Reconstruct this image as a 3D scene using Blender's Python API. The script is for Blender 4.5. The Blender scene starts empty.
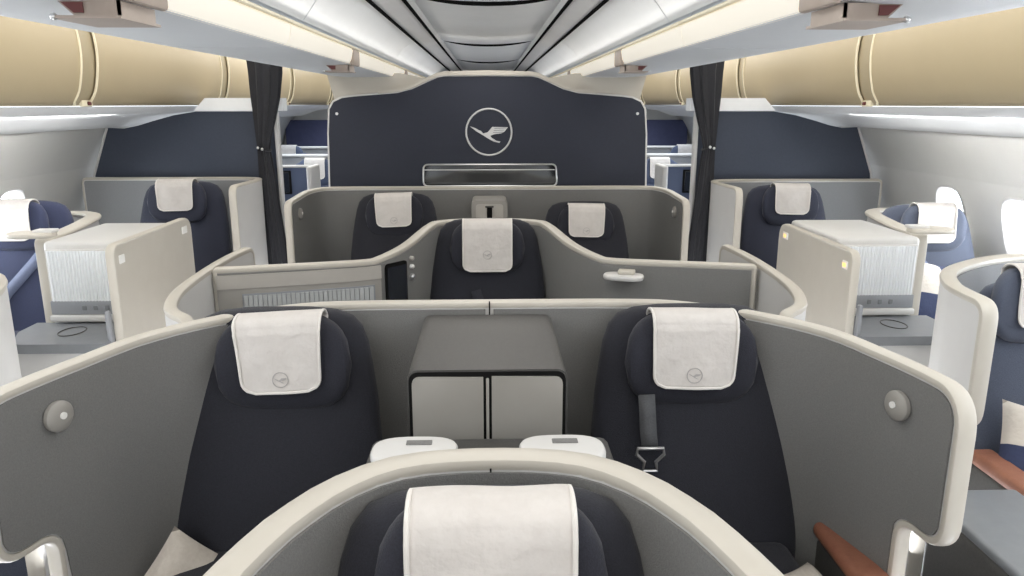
import bpy, bmesh, math, random
from mathutils import Vector, Matrix, geometry
random.seed(4)
S = bpy.context.scene
COL = S.collection
PI = math.pi

# ------------------------------------------------------------------ materials
def mat(name, col, rough=.6, col2=None, nscale=60, bump=0., metal=0., sheen=0., coat=0., emit=None, estr=0., stripes=None, bscale=None, alpha=None):
    m = bpy.data.materials.new(name); m.use_nodes = True
    nt = m.node_tree; b = nt.nodes['Principled BSDF']
    b.inputs['Roughness'].default_value = rough
    b.inputs['Metallic'].default_value = metal
    b.inputs['Base Color'].default_value = (*col, 1)
    if sheen:
        b.inputs['Sheen Weight'].default_value = sheen
        b.inputs['Sheen Roughness'].default_value = .5
    if coat: b.inputs['Coat Weight'].default_value = coat
    if emit:
        b.inputs['Emission Color'].default_value = (*emit, 1); b.inputs['Emission Strength'].default_value = estr
    tc = nt.nodes.new('ShaderNodeTexCoord')
    if col2:
        n = nt.nodes.new('ShaderNodeTexNoise'); n.inputs['Scale'].default_value = nscale
        n.inputs['Detail'].default_value = 5; n.inputs['Roughness'].default_value = .65
        nt.links.new(tc.outputs['Object'], n.inputs['Vector'])
        r = nt.nodes.new('ShaderNodeValToRGB')
        r.color_ramp.elements[0].position = .36; r.color_ramp.elements[1].position = .66
        r.color_ramp.elements[0].color = (*col, 1); r.color_ramp.elements[1].color = (*col2, 1)
        nt.links.new(n.outputs['Fac'], r.inputs['Fac']); nt.links.new(r.outputs['Color'], b.inputs['Base Color'])
    if bump:
        n2 = nt.nodes.new('ShaderNodeTexNoise'); n2.inputs['Scale'].default_value = bscale or 400
        n2.inputs['Detail'].default_value = 3
        nt.links.new(tc.outputs['Object'], n2.inputs['Vector'])
        bp = nt.nodes.new('ShaderNodeBump'); bp.inputs['Strength'].default_value = bump; bp.inputs['Distance'].default_value = .01
        nt.links.new(n2.outputs['Fac'], bp.inputs['Height']); nt.links.new(bp.outputs['Normal'], b.inputs['Normal'])
    return m

M = {}
M['navy'] = mat('navy_fabric', (.0085, .009, .0145), .85, (.0165, .0175, .027), 300, .25, sheen=.06)
M['navy_head'] = mat('navy_fabric_headrest', (.0095, .010, .017), .85, (.0185, .0195, .031), 320, .25, sheen=.08)
M['navy_lit'] = mat('navy_fabric_painted_lit', (.016, .021, .052), .85, (.028, .036, .085), 300, .25, sheen=.1)  # lighter copy of the navy, window light painted into it
M['navy_sun'] = mat('navy_fabric_painted_sun', (.055, .066, .10), .85, (.075, .088, .125), 300, .25, sheen=.15)  # same navy, paler still: sun and haze put into the colour
M['navy_mid'] = mat('navy_fabric_painted_half_lit', (.017, .020, .036), .85, (.028, .032, .056), 300, .25, sheen=.1)  # same navy in between, some of the light painted in
M['cover'] = mat('headrest_cover_cloth', (.58, .545, .515), .9, (.63, .595, .565), 18, .35, bscale=40)
M['hem'] = mat('headrest_cover_hem', (.70, .67, .63), .8)
M['print'] = mat('grey_print', (.40, .38, .37), .8)
M['cream'] = mat('cream_plastic', (.52, .485, .425), .42, (.54, .505, .445), 8)
M['white'] = mat('white_plastic', (.62, .61, .595), .45, (.64, .63, .615), 6)
M['putty'] = mat('putty_plastic', (.40, .375, .34), .5, (.42, .395, .36), 8)
M['liner'] = mat('grey_fabric_liner', (.170, .168, .163), .9, (.202, .199, .192), 260, .3)
M['liner_cool'] = mat('cool_grey_fabric_liner', (.25, .255, .265), .9, (.28, .285, .295), 260, .3)
M['dark'] = mat('dark_grey_plastic', (.060, .058, .055), .5, (.075, .072, .068), 120, .15)
M['door'] = mat('warm_grey_laminate', (.30, .285, .26), .5, (.315, .30, .275), 5)
M['gap'] = mat('black_gap', (.012, .012, .012), .6)
M['gap'].node_tree.nodes['Principled BSDF'].inputs['Specular IOR Level'].default_value = 0
M['tan'] = mat('tan_bin_laminate', (.47, .385, .245), .45, (.50, .41, .265), 1.2)
M['tan2'] = mat('tan_bin_joint', (.42, .35, .23), .5)
M['tantrim'] = mat('cream_bin_trim', (.88, .80, .60), .4)
M['binwhite'] = mat('bin_underside', (.66, .68, .70), .4, (.69, .71, .73), 2)
M['strip'] = mat('lit_cream_strip', (.85, .80, .70), .5, emit=(1, .93, .82), estr=.28)
M['ceil'] = mat('ceiling_panel', (.74, .745, .74), .8, (.78, .785, .78), 1.5)
M['rail'] = mat('ceiling_rail', (.62, .61, .60), .6, (.66, .65, .64), 3)
M['wall'] = mat('sidewall_panel', (.66, .655, .63), .55, (.69, .685, .66), 2.5)
M['psu'] = mat('service_panel', (.80, .81, .82), .25, (.86, .87, .88), 3, emit=(.95, .98, 1), estr=.10)  # faint glow added to brighten the panel, not a lamp of its own
M['bulk'] = mat('navy_bulkhead', (.011, .0148, .030), .55, (.0135, .0175, .035), 90, .1)
M['bulk2'] = mat('slate_bulkhead', (.036, .046, .072), .6, (.042, .052, .080), 90, .1)
M['curtain'] = mat('black_curtain', (.010, .0105, .014), .85, (.017, .017, .022), 120, .3, sheen=.1)
M['silver'] = mat('silver_metal', (.72, .72, .72), .28, metal=.9)
M['logo'] = mat('silver_lettering', (.62, .62, .62), .4, metal=.25)
M['mirror'] = mat('mirror_glass', (.22, .235, .26), .06, metal=1.)
M['brown'] = mat('brown_leather', (.25, .10, .06), .5, (.30, .125, .075), 30, .2)
M['beige'] = mat('beige_pillow_cloth', (.50, .45, .39), .9, (.56, .51, .45), 60, .3, bscale=60)
M['belt'] = mat('grey_belt_webbing', (.06, .062, .068), .7, (.08, .082, .088), 200, .2)
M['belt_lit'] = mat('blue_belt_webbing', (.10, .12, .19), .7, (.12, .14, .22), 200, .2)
M['screen'] = mat('dark_screen', (.015, .018, .025), .12, coat=.5)
M['shelf'] = mat('grey_laminate_shelf', (.17, .178, .19), .35, (.185, .195, .207), 20)
M['band'] = mat('mid_grey_band', (.26, .27, .29), .45)
M['amber'] = mat('amber_indicator', (.8, .5, .2), .4, emit=(1., .55, .15), estr=1.2)
M['pale'] = mat('pale_indicator', (.80, .79, .76), .4)
M['red'] = mat('red_sticker', (.13, .03, .028), .5)
M['latch'] = mat('taupe_latch', (.40, .33, .28), .45, (.43, .36, .31), 10)
M['carpet'] = mat('carpet', (.02, .024, .04), .95, (.035, .04, .06), 200, .4)
M['frontwall'] = mat('front_partition', (.25, .25, .26), .6, (.28, .28, .29), 4)
M['bluelit'] = mat('seat_fabric_painted_blue_light', (.06, .078, .13), .85, (.075, .095, .155), 200, .2)  # bluish light of the far cabin painted into the fabric colour
M['aftband'] = mat('indigo_partition', (.055, .062, .13), .7, (.065, .072, .15), 20)

def pillow2():
    m = mat('cream_navy_pillow_cloth', (.6, .56, .5), .9, None, 60, .3, bscale=60); nt = m.node_tree
    tc = nt.nodes.new('ShaderNodeTexCoord'); sp = nt.nodes.new('ShaderNodeSeparateXYZ'); nt.links.new(tc.outputs['Object'], sp.inputs[0])
    def mth(op, a, b=None):
        n = nt.nodes.new('ShaderNodeMath'); n.operation = op
        for i, q in enumerate((a, b)):
            if q is None: continue
            if isinstance(q, float): n.inputs[i].default_value = q
            else: nt.links.new(q, n.inputs[i])
        return n.outputs[0]
    f = mth('GREATER_THAN', mth('MULTIPLY', sp.outputs[0], sp.outputs[1]), .0)
    mx = nt.nodes.new('ShaderNodeMix'); mx.data_type = 'RGBA'
    mx.inputs[6].default_value = (.58, .53, .47, 1); mx.inputs[7].default_value = (.03, .04, .09, 1)
    nt.links.new(f, mx.inputs[0]); nt.links.new(mx.outputs[2], nt.nodes['Principled BSDF'].inputs['Base Color']); return m
M['pillow2'] = pillow2()
def rib_material():
    m = bpy.data.materials.new('ribbed_roller_front'); m.use_nodes = True
    b = m.node_tree.nodes['Principled BSDF']; b.inputs['Roughness'].default_value = .4
    nt = m.node_tree
    n = nt.nodes.new('ShaderNodeTexNoise'); n.inputs['Scale'].default_value = 9
    r = nt.nodes.new('ShaderNodeValToRGB'); r.color_ramp.elements[0].color = (.82, .85, .88, 1); r.color_ramp.elements[1].color = (.88, .90, .92, 1)
    nt.links.new(n.outputs['Fac'], r.inputs['Fac']); nt.links.new(r.outputs['Color'], b.inputs['Base Color'])
    return m
M['rib'] = rib_material()
M['ribgrey'] = mat('grey_ribbed_panel', (.40, .41, .41), .45, (.43, .44, .44), 10)
mp = bpy.data.materials.new('window_pane'); mp.use_nodes = True
nt = mp.node_tree; nt.nodes.clear()
o_ = nt.nodes.new('ShaderNodeOutputMaterial'); mx = nt.nodes.new('ShaderNodeMixShader'); tr = nt.nodes.new('ShaderNodeBsdfTransparent'); gl = nt.nodes.new('ShaderNodeBsdfGlossy')
gl.inputs['Roughness'].default_value = .05; mx.inputs[0].default_value = .06
nt.links.new(tr.outputs[0], mx.inputs[1]); nt.links.new(gl.outputs[0], mx.inputs[2]); nt.links.new(mx.outputs[0], o_.inputs[0])
M['pane'] = mp

# ------------------------------------------------------------------ helpers
def root_loc(o):
    v = Vector((0, 0, 0))
    while o is not None:
        v += o.location; o = o.parent
    return v
def thing(name, label, cat, loc=(0, 0, 0), group=None, rotz=0):
    o = bpy.data.objects.new(name, None); COL.objects.link(o); o.empty_display_size = .1
    o.location = loc; o.rotation_euler = (0, 0, rotz); o['label'] = label; o['category'] = cat
    if group: o['group'] = group
    return o
def obj(name, bm, material, parent=None, world=True, label=None, smooth=40):
    """world=True: the mesh was written in world coordinates (parent chain has no rotation)."""
    bmesh.ops.recalc_face_normals(bm, faces=bm.faces)
    if parent is not None and world:
        bmesh.ops.translate(bm, verts=bm.verts, vec=-root_loc(parent))
    me = bpy.data.meshes.new(name); bm.to_mesh(me); bm.free()
    me.materials.append(material)
    o = bpy.data.objects.new(name, me); COL.objects.link(o)
    if parent is not None: o.parent = parent
    if smooth:
        for p in me.polygons: p.use_smooth = True
        try: me.set_sharp_from_angle(angle=math.radians(smooth))
        except Exception: pass
    if label: o['label'] = label
    return o
def struct(name, bm, material, smooth=40):
    o = obj(name, bm, material, None, True, None, smooth); o['kind'] = 'structure'; return o
def single(o, label, cat, group=None):
    o['label'] = label; o['category'] = cat
    if group: o['group'] = group
    return o
def merge(bm, tmp, mtx=None):
    if mtx is not None: tmp.transform(mtx)
    me = bpy.data.meshes.new('tmp'); tmp.to_mesh(me); bm.from_mesh(me); bpy.data.meshes.remove(me); tmp.free()
def rbox(bm, c, s, r=.01, seg=3, mtx=None):
    t = bmesh.new(); bmesh.ops.create_cube(t, size=1)
    for v in t.verts: v.co = Vector((v.co.x*s[0], v.co.y*s[1], v.co.z*s[2]))
    if r > 0: bmesh.ops.bevel(t, geom=list(t.edges), offset=min(r, min(s)*.49), segments=seg, profile=.5, affect='EDGES', clamp_overlap=True)
    if mtx is not None: t.transform(mtx)
    bmesh.ops.translate(t, verts=t.verts, vec=Vector(c))
    merge(bm, t)
def prism(bm, pts, mapf, h, r=0):
    """polygon pts (2D), extruded: mapf(a,b,d)->world, d in 0..h"""
    n = len(pts)
    A = [bm.verts.new(mapf(a, b, 0)) for a, b in pts]; B = [bm.verts.new(mapf(a, b, h)) for a, b in pts]
    tri = geometry.tessellate_polygon([[Vector((a, b, 0)) for a, b in pts]])
    for t in tri:
        try:
            bm.faces.new([A[i] for i in t]); bm.faces.new([B[i] for i in reversed(t)])
        except ValueError: pass
    for i in range(n):
        j = (i+1) % n
        bm.faces.new([A[i], A[j], B[j], B[i]])
def grid(bm, rows, close=False):
    V = [[bm.verts.new(p) for p in r] for r in rows]
    for i in range(len(V)-1):
        m = len(V[i])
        for j in range(m if close else m-1):
            k = (j+1) % m
            try: bm.faces.new([V[i][j], V[i][k], V[i+1][k], V[i+1][j]])
            except ValueError: pass
    return V
def tube(bm, path, r, seg=8, closed=False, flat=1.):
    path = [Vector(p) for p in path]; n = len(path); rings = []; u = None
    for i, p in enumerate(path):
        a = path[(i-1) % n] if (closed or i > 0) else path[i]; b = path[(i+1) % n] if (closed or i < n-1) else path[i]
        t = (b-a).normalized()
        if u is None:
            ref = Vector((0, 0, 1)) if abs(t.z) < .9 else Vector((0, 1, 0))
            u = t.cross(ref).normalized()
        else: u = (u-t*u.dot(t)).normalized()
        w = u.cross(t)
        rings.append([p + u*math.cos(q)*r + w*math.sin(q)*r*flat for q in [2*PI*k/seg for k in range(seg)]])
    if closed: rings.append(rings[0])
    V = grid(bm, rings, True)
    if closed: bmesh.ops.remove_doubles(bm, verts=bm.verts, dist=1e-6)
    else:
        bm.faces.new(V[0]); bm.faces.new(V[-1])
def cat(pts, n=8):
    P = [Vector(p) for p in pts]; out = []
    for i in range(len(P)-1):
        p0 = P[i-1] if i else P[0]*2-P[1]; p1, p2 = P[i], P[i+1]; p3 = P[i+2] if i+2 < len(P) else P[-1]*2-P[-2]
        for k in range(n):
            t = k/n
            out.append(.5*((2*p1)+(p2-p0)*t+(2*p0-5*p1+4*p2-p3)*t*t+(3*p1-p0-3*p2+p3)*t**3))
    out.append(P[-1].copy()); return out
def fillet(pts, n=7):
    """pts: (a,b,r) open chain -> rounded list of (a,b)"""
    out = []
    for i, (a, b, r) in enumerate(pts):
        p = Vector((a, b))
        if i == 0 or i == len(pts)-1 or r <= 0: out.append((a, b)); continue
        d0 = Vector(pts[i-1][:2])-p; d1 = Vector(pts[i+1][:2])-p
        l0, l1 = d0.length, d1.length; d0.normalize(); d1.normalize()
        angl = d0.angle(d1, PI)
        if angl > PI-.02: out.append((a, b)); continue
        tl = min(r/math.tan(angl/2), l0*.49, l1*.49)
        q0 = p+d0*tl; q1 = p+d1*tl
        for k in range(n+1):
            t = k/n; q = q0*(1-t)**2+p*2*t*(1-t)+q1*t*t
            out.append((q.x, q.y))
    return out
class Wall:
    """curved upright wall along a plan curve; s = arc length along it"""
    def __init__(self, plan, dense=8, straight=False):
        self.pts = [Vector(p) for p in plan] if straight else cat([Vector(p) for p in plan], dense)
        self.n = dense if not straight else 1
        self.s = [0]
        for a, b in zip(self.pts, self.pts[1:]): self.s.append(self.s[-1]+(b-a).length)
        self.L = self.s[-1]
    def k(self, k):
        f = k*self.n; i = min(int(f), len(self.s)-2); return self.s[i]+(f-i)*(self.s[i+1]-self.s[i])
    def at(self, s):
        s = min(max(s, 0), self.L); i = 0
        while i < len(self.s)-2 and self.s[i+1] < s: i += 1
        t = (s-self.s[i])/max(1e-9, self.s[i+1]-self.s[i]); return self.pts[i].lerp(self.pts[i+1], t)
    def nrm(self, s):
        e = .03; d = self.at(min(s+e, self.L))-self.at(max(s-e, 0)); d.normalize(); return Vector((-d.y, d.x))
    def P(self, s, z, off=0):
        p = self.at(s)+self.nrm(s)*off; return Vector((p.x, p.y, z))
    def fill(self, bm, outline, o0, o1, step=.05):
        """outline: chain (s,z), closed implicitly; fills between offsets o0 and o1"""
        poly = outline
        smin = min(p[0] for p in poly)+1e-4; smax = max(p[0] for p in poly)-1e-4
        cs = sorted(set([round(min(max(p[0], smin), smax), 5) for p in poly]+[smin+(smax-smin)*i/max(2, int((smax-smin)/step)) for i in range(max(2, int((smax-smin)/step))+1)]))
        cols = [cs[0]]
        for c in cs[1:]:
            if c-cols[-1] > .002: cols.append(c)
        rows = []
        for c in cols:
            zs = []
            for i in range(len(poly)):
                a, b = poly[i], poly[(i+1) % len(poly)]
                if (a[0]-c)*(b[0]-c) <= 0 and abs(a[0]-b[0]) > 1e-9:
                    zs.append(a[1]+(c-a[0])/(b[0]-a[0])*(b[1]-a[1]))
            if not zs: continue
            zt, zb = max(zs), min(zs)
            rows.append([self.P(c, zb, o0), self.P(c, zt, o0), self.P(c, zt, o1), self.P(c, zb, o1)])
        V = grid(bm, rows, True)
        bm.faces.new(V[0]); bm.faces.new(list(reversed(V[-1])))
    def rim(self, bm, chain, w, h, seg=12, sq=2.6):
        # densify
        ch = [chain[0]]
        for a, b in zip(chain, chain[1:]):
            d = math.hypot(b[0]-a[0], b[1]-a[1]); m = max(1, int(d/.045))
            for k in range(1, m+1): ch.append((a[0]+(b[0]-a[0])*k/m, a[1]+(b[1]-a[1])*k/m))
        pts = [self.P(s, z) for s, z in ch]; rings = []
        for i, p in enumerate(pts):
            a = pts[max(i-1, 0)]; b = pts[min(i+1, len(pts)-1)]; t = (b-a)
            if t.length < 1e-9: continue
            t.normalize()
            nn = self.nrm(ch[i][0]); n = Vector((nn.x, nn.y, 0)); hh = n.cross(t).normalized()
            ring = []
            for q in range(seg):
                an = 2*PI*q/seg; ca, sa = math.cos(an), math.sin(an)
                ring.append(p+n*(math.copysign(abs(ca)**(2/sq), ca)*w/2)+hh*(math.copysign(abs(sa)**(2/sq), sa)*h/2))
            rings.append(ring)
        V = grid(bm, rings, True); bm.faces.new(V[0]); bm.faces.new(list(reversed(V[-1])))
def lathe(bm, prof, c, axis, seg=24):
    """prof (r,h) along axis from c"""
    ax = Vector(axis).normalized(); ref = Vector((0, 0, 1)) if abs(ax.z) < .9 else Vector((0, 1, 0))
    u = ax.cross(ref).normalized(); w = u.cross(ax); c = Vector(c)
    rows = [[c+ax*h+(u*math.cos(2*PI*k/seg)+w*math.sin(2*PI*k/seg))*max(r, 1e-4) for k in range(seg)] for r, h in prof]
    V = grid(bm, rows, True)
    bm.faces.new(V[-1]); bm.faces.new(V[0])

CRANE = [(315,185),(345,195),(362,205),(372,208),(385,222),(408,216),(420,203),(432,188),(515,190),(498,212),(480,222),(445,226),(422,234),(430,245),(455,260),(475,264),(470,271),(440,264),(410,248),(385,232),(350,212)]
CRANE = [((x-415)/120, -(y-215)/120) for x, y in CRANE]

# ------------------------------------------------------------------ shells
def oval_slab(bm, c, w, d, h, m=None):
    t = bmesh.new()
    rings = [superring(0, 0, z*h, w-k*h, d-k*h, 2.9, 40) for z, k in ((-.5, .9), (-.42, .3), (-.2, 0), (.2, 0), (.42, .3), (.5, .9))]
    V = grid(t, rings, True); t.faces.new(V[0]); t.faces.new(V[-1]); merge(bm, t, m if m is not None else Matrix.Translation(c))

def shell(name, label, plan, chain, t=.04, inner=1, rim=True, wallmat='white', liner='liner', rimmat='cream', group=None, linz=.012, base=None, rimw=None, rimh=.022, straight=False, rimfrom=0):
    """chain: list of (k, z, r) corner points in plan-index space; s computed; implicit close at the bottom"""
    W = Wall(plan, straight=straight)
    corner = [(W.k(k) if not isinstance(k, tuple) else W.k(k[0])+k[1], z, r) for k, z, r in chain]
    ch = fillet(corner)
    c0 = base or (*W.at(W.L/2), 0)
    T = thing(name, label, 'partition', c0, group)
    bm = bmesh.new(); W.fill(bm, ch, -t/2, t/2); obj('wall_panel', bm, M[wallmat], T)
    if liner:
        d = linz; poly = [Vector(p) for p in ch]; ins = []
        area2 = sum(poly[i].x*poly[(i+1) % len(poly)].y-poly[(i+1) % len(poly)].x*poly[i].y for i in range(len(poly)))
        sg = 1 if area2 > 0 else -1
        for i, p in enumerate(poly):
            if i in (0, len(poly)-1): 
                q = poly[1] if i == 0 else poly[-2]; e = (q-p).normalized() if i == 0 else (p-q).normalized()
                nn = Vector((-e.y, e.x))*sg; v = p+nn*d; ins.append((v.x, v.y+.02)); continue
            e0 = (p-poly[i-1]); e1 = (poly[i+1]-p)
            if e0.length < 1e-6 or e1.length < 1e-6: continue
            e0.normalize(); e1.normalize()
            nn = Vector((-(e0.y+e1.y), e0.x+e1.x)); 
            if nn.length < 1e-6: continue
            nn = nn.normalized()*sg; v = p+nn*d/max(.5, abs(nn.dot(Vector((-e0.y, e0.x))))); ins.append((v.x, v.y))
        bm = bmesh.new(); W.fill(bm, ins, inner*(t/2+.001), inner*(t/2+.006)); obj('inner_liner', bm, M[liner], T, label='grey fabric lining')
    if rim:
        bm = bmesh.new(); W.rim(bm, fillet(corner[rimfrom:]), rimw or t+.008, rimh); obj('rim', bm, M[rimmat], T, label='pale rounded edge')
    T['_w'] = 0; del T['_w']
    return T, W, ch

def reading_disc(T, W, s, z, off, inner):
    n = W.nrm(s)*inner
    p = W.P(s, z, inner*off)
    bm = bmesh.new(); lathe(bm, [(.036, 0), (.036, .010), (.030, .016), (.012, .018)], p, (n.x, n.y, 0)); d = obj('reading_lamp', bm, M['door'], T, label='round grey lamp')
    bm = bmesh.new(); lathe(bm, [(.008, .0), (.008, .004)], p+Vector((n.x, n.y, 0))*.018+Vector((0, 0, .003)), (n.x, n.y, 0)); obj('lens', bm, M['pale'], d)

# ------------------------------------------------------------------ seats
def superring(cx, cy, z, w, t, n=3.2, seg=28, bulge=0):
    out = []
    for k in range(seg):
        a = 2*PI*k/seg; ca, sa = math.cos(a), math.sin(a)
        x = math.copysign(abs(ca)**(2/n), ca)*w/2; y = math.copysign(abs(sa)**(2/n), sa)*t/2
        if y < 0: y -= bulge*(1-(2*x/w)**2)
        out.append(Vector((cx+x, cy+y, z)))
    return out
def seat(label, loc, rotz=0, head=0., fabric='navy', headfab='navy_head', tilt=0., cover_w=.236, drop=.20, hx=0., belt=None, arms=None, armx=.335, top=1.12, wscale=1., full=True, name='cabin_seat', group='cabin seats facing the camera', emblem=True, taper=.0):
    """local frame: -y faces the camera, x=0 centre line, backrest top at y=0; head = raises the headrest"""
    T = thing(name, label, 'seat', loc, group, rotz)
    # backrest
    prof = [(.40, .57, .13), (.5, .595, .14), (.62, .60, .14), (.75, .59, .135), (.88, .565, .125), (.97, .535, .12), (1.03, .512, .11), (1.075, .478, .10), (1.105, .425, .085), (1.122, .34, .065), (1.130, .22, .04), (1.132, .10, .02)]
    f = top/1.12
    def ylean(z): return -.30*max(0, (1.12-z/f))**1.15
    bm = bmesh.new()
    rings = [superring(0, ylean(z*f)+.03, z*f, w*wscale, t, 3.0, 32, .018) for z, w, t in prof]
    V = grid(bm, rings, True); bm.faces.new(V[0]); bm.faces.new(V[-1])
    obj('backrest', bm, M[fabric], T, False)
    if full:
        bm = bmesh.new(); rbox(bm, (0, -.47, .45), (.50, .54, .13), .045, 4); obj('seat_cushion', bm, M[fabric], T, False)
        bm = bmesh.new(); rbox(bm, (0, -.42, .20), (.42, .42, .37), .02, 2); obj('seat_base', bm, M['dark'], T, False)
    # headrest: pillow swept along x with forward wings
    hz = 1.0+head; yh0 = ylean(min(1.12, 1.0))-.045
    def hy(x): return yh0-.035*max(0, (abs(x)-.10)/.11)**1.6
    hw = .188*wscale
    rows = []
    for i in range(29):
        u = -1+2*i/28; x = u*hw
        e = (1-abs(u)**5)**.5 if abs(u) < 1 else 0
        e = max(e, .04)
        hh = .135*e*(1-.10*u*u); tt = .047*e
        ring = []
        for k in range(20):
            a = 2*PI*k/20; ca, sa = math.cos(a), math.sin(a)
            yy = math.copysign(abs(ca)**(2/2.6), ca)*tt; zz = math.copysign(abs(sa)**(2/2.8), sa)*hh
            ring.append(Vector((x, hy(x)+yy+zz*.10, hz+zz)))
        rows.append(ring)
    bm = bmesh.new(); V = grid(bm, rows, True); bm.faces.new(V[0]); bm.faces.new(V[-1])
    H = obj('headrest', bm, M[headfab], T, False, label='winged headrest cushion')
    # cover: cloth over the top of the headrest and down its front
    zt = hz+.135; 
    def front(z, x):
        return hy(x)-.052+(z-hz)*.10
    rad = .052
    path = []   # (y offset from front line, z) from rear top to front bottom
    def cpt(v, x):
        # v: arc length from rear edge
        yb = yh0+.055+.0135; zc = zt-rad+.006
        la = PI*rad*.5
        Lt = .05
        if v < Lt: return (hy(x)+.06, zt-.05+v*1.0-.02)
        v2 = v-Lt; arc = PI*.058
        if v2 < arc:
            a = v2/.058; return (hy(x)+.0135-.002+math.cos(a)*.052, zt-.03+math.sin(a)*.036)
        d = v2-arc; z = zt-.03-d
        return (front(z, x)-.004, z)
    Ltot = .05+PI*.058+drop-.03
    NV, NU = 44, 22
    rows = []; rc = .035
    rt = random.Random(sum(map(ord, label)))
    ph = rt.uniform(0, 6)
    for i in range(NV+1):
        v = Ltot*i/NV; rem = Ltot-v
        half = cover_w/2*(1-taper*max(0, (v-.2)/Ltot))
        if rem < rc: half -= rc-math.sqrt(max(0, rc*rc-(rc-rem)**2))
        row = []
        for j in range(NU+1):
            x = half*(-1+2*j/NU); y, z = cpt(v, x)
            y -= .003*math.sin(x*38+ph+v*9)*math.sin(v*26+ph)
            c, s_ = math.cos(tilt), math.sin(tilt)
            dz = z-hz
            row.append(Vector((x*c+dz*s_, y, hz+dz*c-x*s_)))
        rows.append(row)
    bm = bmesh.new(); grid(bm, rows)
    C = obj('headrest_cover', bm, M['cover'], T, False, label='white cloth headrest cover')
    md = C.modifiers.new('thick', 'SOLIDIFY'); md.thickness = .004; md.offset = 0
    st = int(NV*.22)
    loop = [rows[i][0]+Vector((.002, -.003, 0)) for i in range(st, NV)]+[rows[NV][j]+Vector((0, -.003, 0)) for j in range(NU+1)]+[rows[i][NU]+Vector((-.002, -.003, 0)) for i in range(NV-1, st-1, -1)]
    bm = bmesh.new(); tube(bm, loop, .0042, 6); obj('hem', bm, M['hem'], C, False)
    if emblem:
        bm = bmesh.new(); R = .021; zc = hz-.028
        def ep(a, b, d=0):
            z = zc+b; y = front(z, a)-.0105-d
            c, s_ = math.cos(tilt), math.sin(tilt); dz = z-hz
            return Vector((a*c+dz*s_, y, hz+dz*c-a*s_))
        tube(bm, [ep(R*math.cos(q), R*math.sin(q)) for q in [2*PI*k/24 for k in range(24)]], .0013, 5, True)
        t = bmesh.new(); prism(t, [(x*R, y*R) for x, y in CRANE], lambda a, b, d: ep(a, b, d), .001); merge(bm, t)
        obj('emblem', bm, M['print'], C, False, label='small grey bird emblem in a ring')
    H.location.x = hx; C.location.x = hx
    for sx in (arms or []):
        bm = bmesh.new(); rbox(bm, (sx*armx, -.44, .42), (.06, .46, .24), .02, 3); A = obj('armrest', bm, M['dark'], T, False)
        bm = bmesh.new(); rbox(bm, (sx*armx, -.46, .560), (.095, .46, .045), .021, 4); obj('arm_pad', bm, M['brown'], A, False, label='brown leather arm pad')
    if belt:
        kind, pts, m_, w = belt
        bm = bmesh.new()
        P = [Vector(p) for p in pts]; rows = []
        for i, p in enumerate(P):
            a = P[max(i-1, 0)]; b = P[min(i+1, len(P)-1)]; t = (b-a).normalized(); u = t.cross(Vector((0, -1, 0))).normalized()
            rows.append([p+u*w/2, p-u*w/2])
        grid(bm, rows)
        B = obj('seat_belt', bm, M[m_], T, False, label='webbing shoulder belt')
        md = B.modifiers.new('thick', 'SOLIDIFY'); md.thickness = .004
        if kind == 'buckle':
            e = P[-1]
            bm = bmesh.new()
            tube(bm, [e+Vector(q) for q in [(-.036, -.006, .006), (.036, -.006, .006), (.038, -.006, -.012), (.016, -.007, -.034), (.020, -.008, -.06), (-.020, -.008, -.06), (-.016, -.007, -.034), (-.038, -.006, -.012)]], .005, 8, True)
            obj('buckle', bm, M['silver'], B, False, label='chrome belt buckle')
    return T

G_SHELL = 'pale seat shells'
# ------------------------------------------------------------------ P1 pair (two halves, mirrored)
def p1_shell(sx):
    plan = [(0, 2.235), (.18*sx, 2.235), (.38*sx, 2.232), (.56*sx, 2.205), (.755*sx, 2.085), (.900*sx, 1.925), ((.963 if sx > 0 else .975)*sx, 1.74), ((1.0 if sx > 0 else 1.03)*sx, 1.58), ((1.004 if sx > 0 else 1.055)*sx, 1.46)]
    lab = ('left half of the grey second-row seat shell, round lamp on its left wing' if sx < 0 else
           'right half of the grey second-row seat shell, round lamp on its right wing')
    K = 8
    ch = [(0, 0, 0), (0, 1.11, .0), (4, 1.11, .3), (K, 1.10, .085), (K, .745, .07), ((K, -.16), .735, .055), ((K, -.16), 0, 0)]
    T, W, c = shell('seat_shell', lab, plan, ch, .034, inner=-sx, group=G_SHELL, wallmat='white', rimw=.044, rimh=.024, rimfrom=1, base=(.55*sx, 2.2, 0))
    if sx > 0:
        bm = bmesh.new(); rbox(bm, (0, 2.213, 1.085), (.004, .008, .075), 0); obj('seam', bm, M['gap'], T)
    reading_disc(T, W, W.k(6.55), 1.012, .027, -sx)
    return T
for sx in (-1, 1): p1_shell(sx)
seat('navy seat left of the two-door cabinet, its white headrest cover slightly twisted', (-.605, 2.10, 0), hx=.035, tilt=-.05, taper=.20)
seat('navy seat right of the two-door cabinet, grey belt with chrome buckle hanging from it', (.585, 2.10, 0), hx=-.02, tilt=.02, arms=[1], armx=.35, taper=.10,
     belt=('buckle', [(-.150, -.130, .915), (-.148, -.146, .86), (-.146, -.156, .815), (-.143, -.172, .770)], 'belt', .046))

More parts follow.
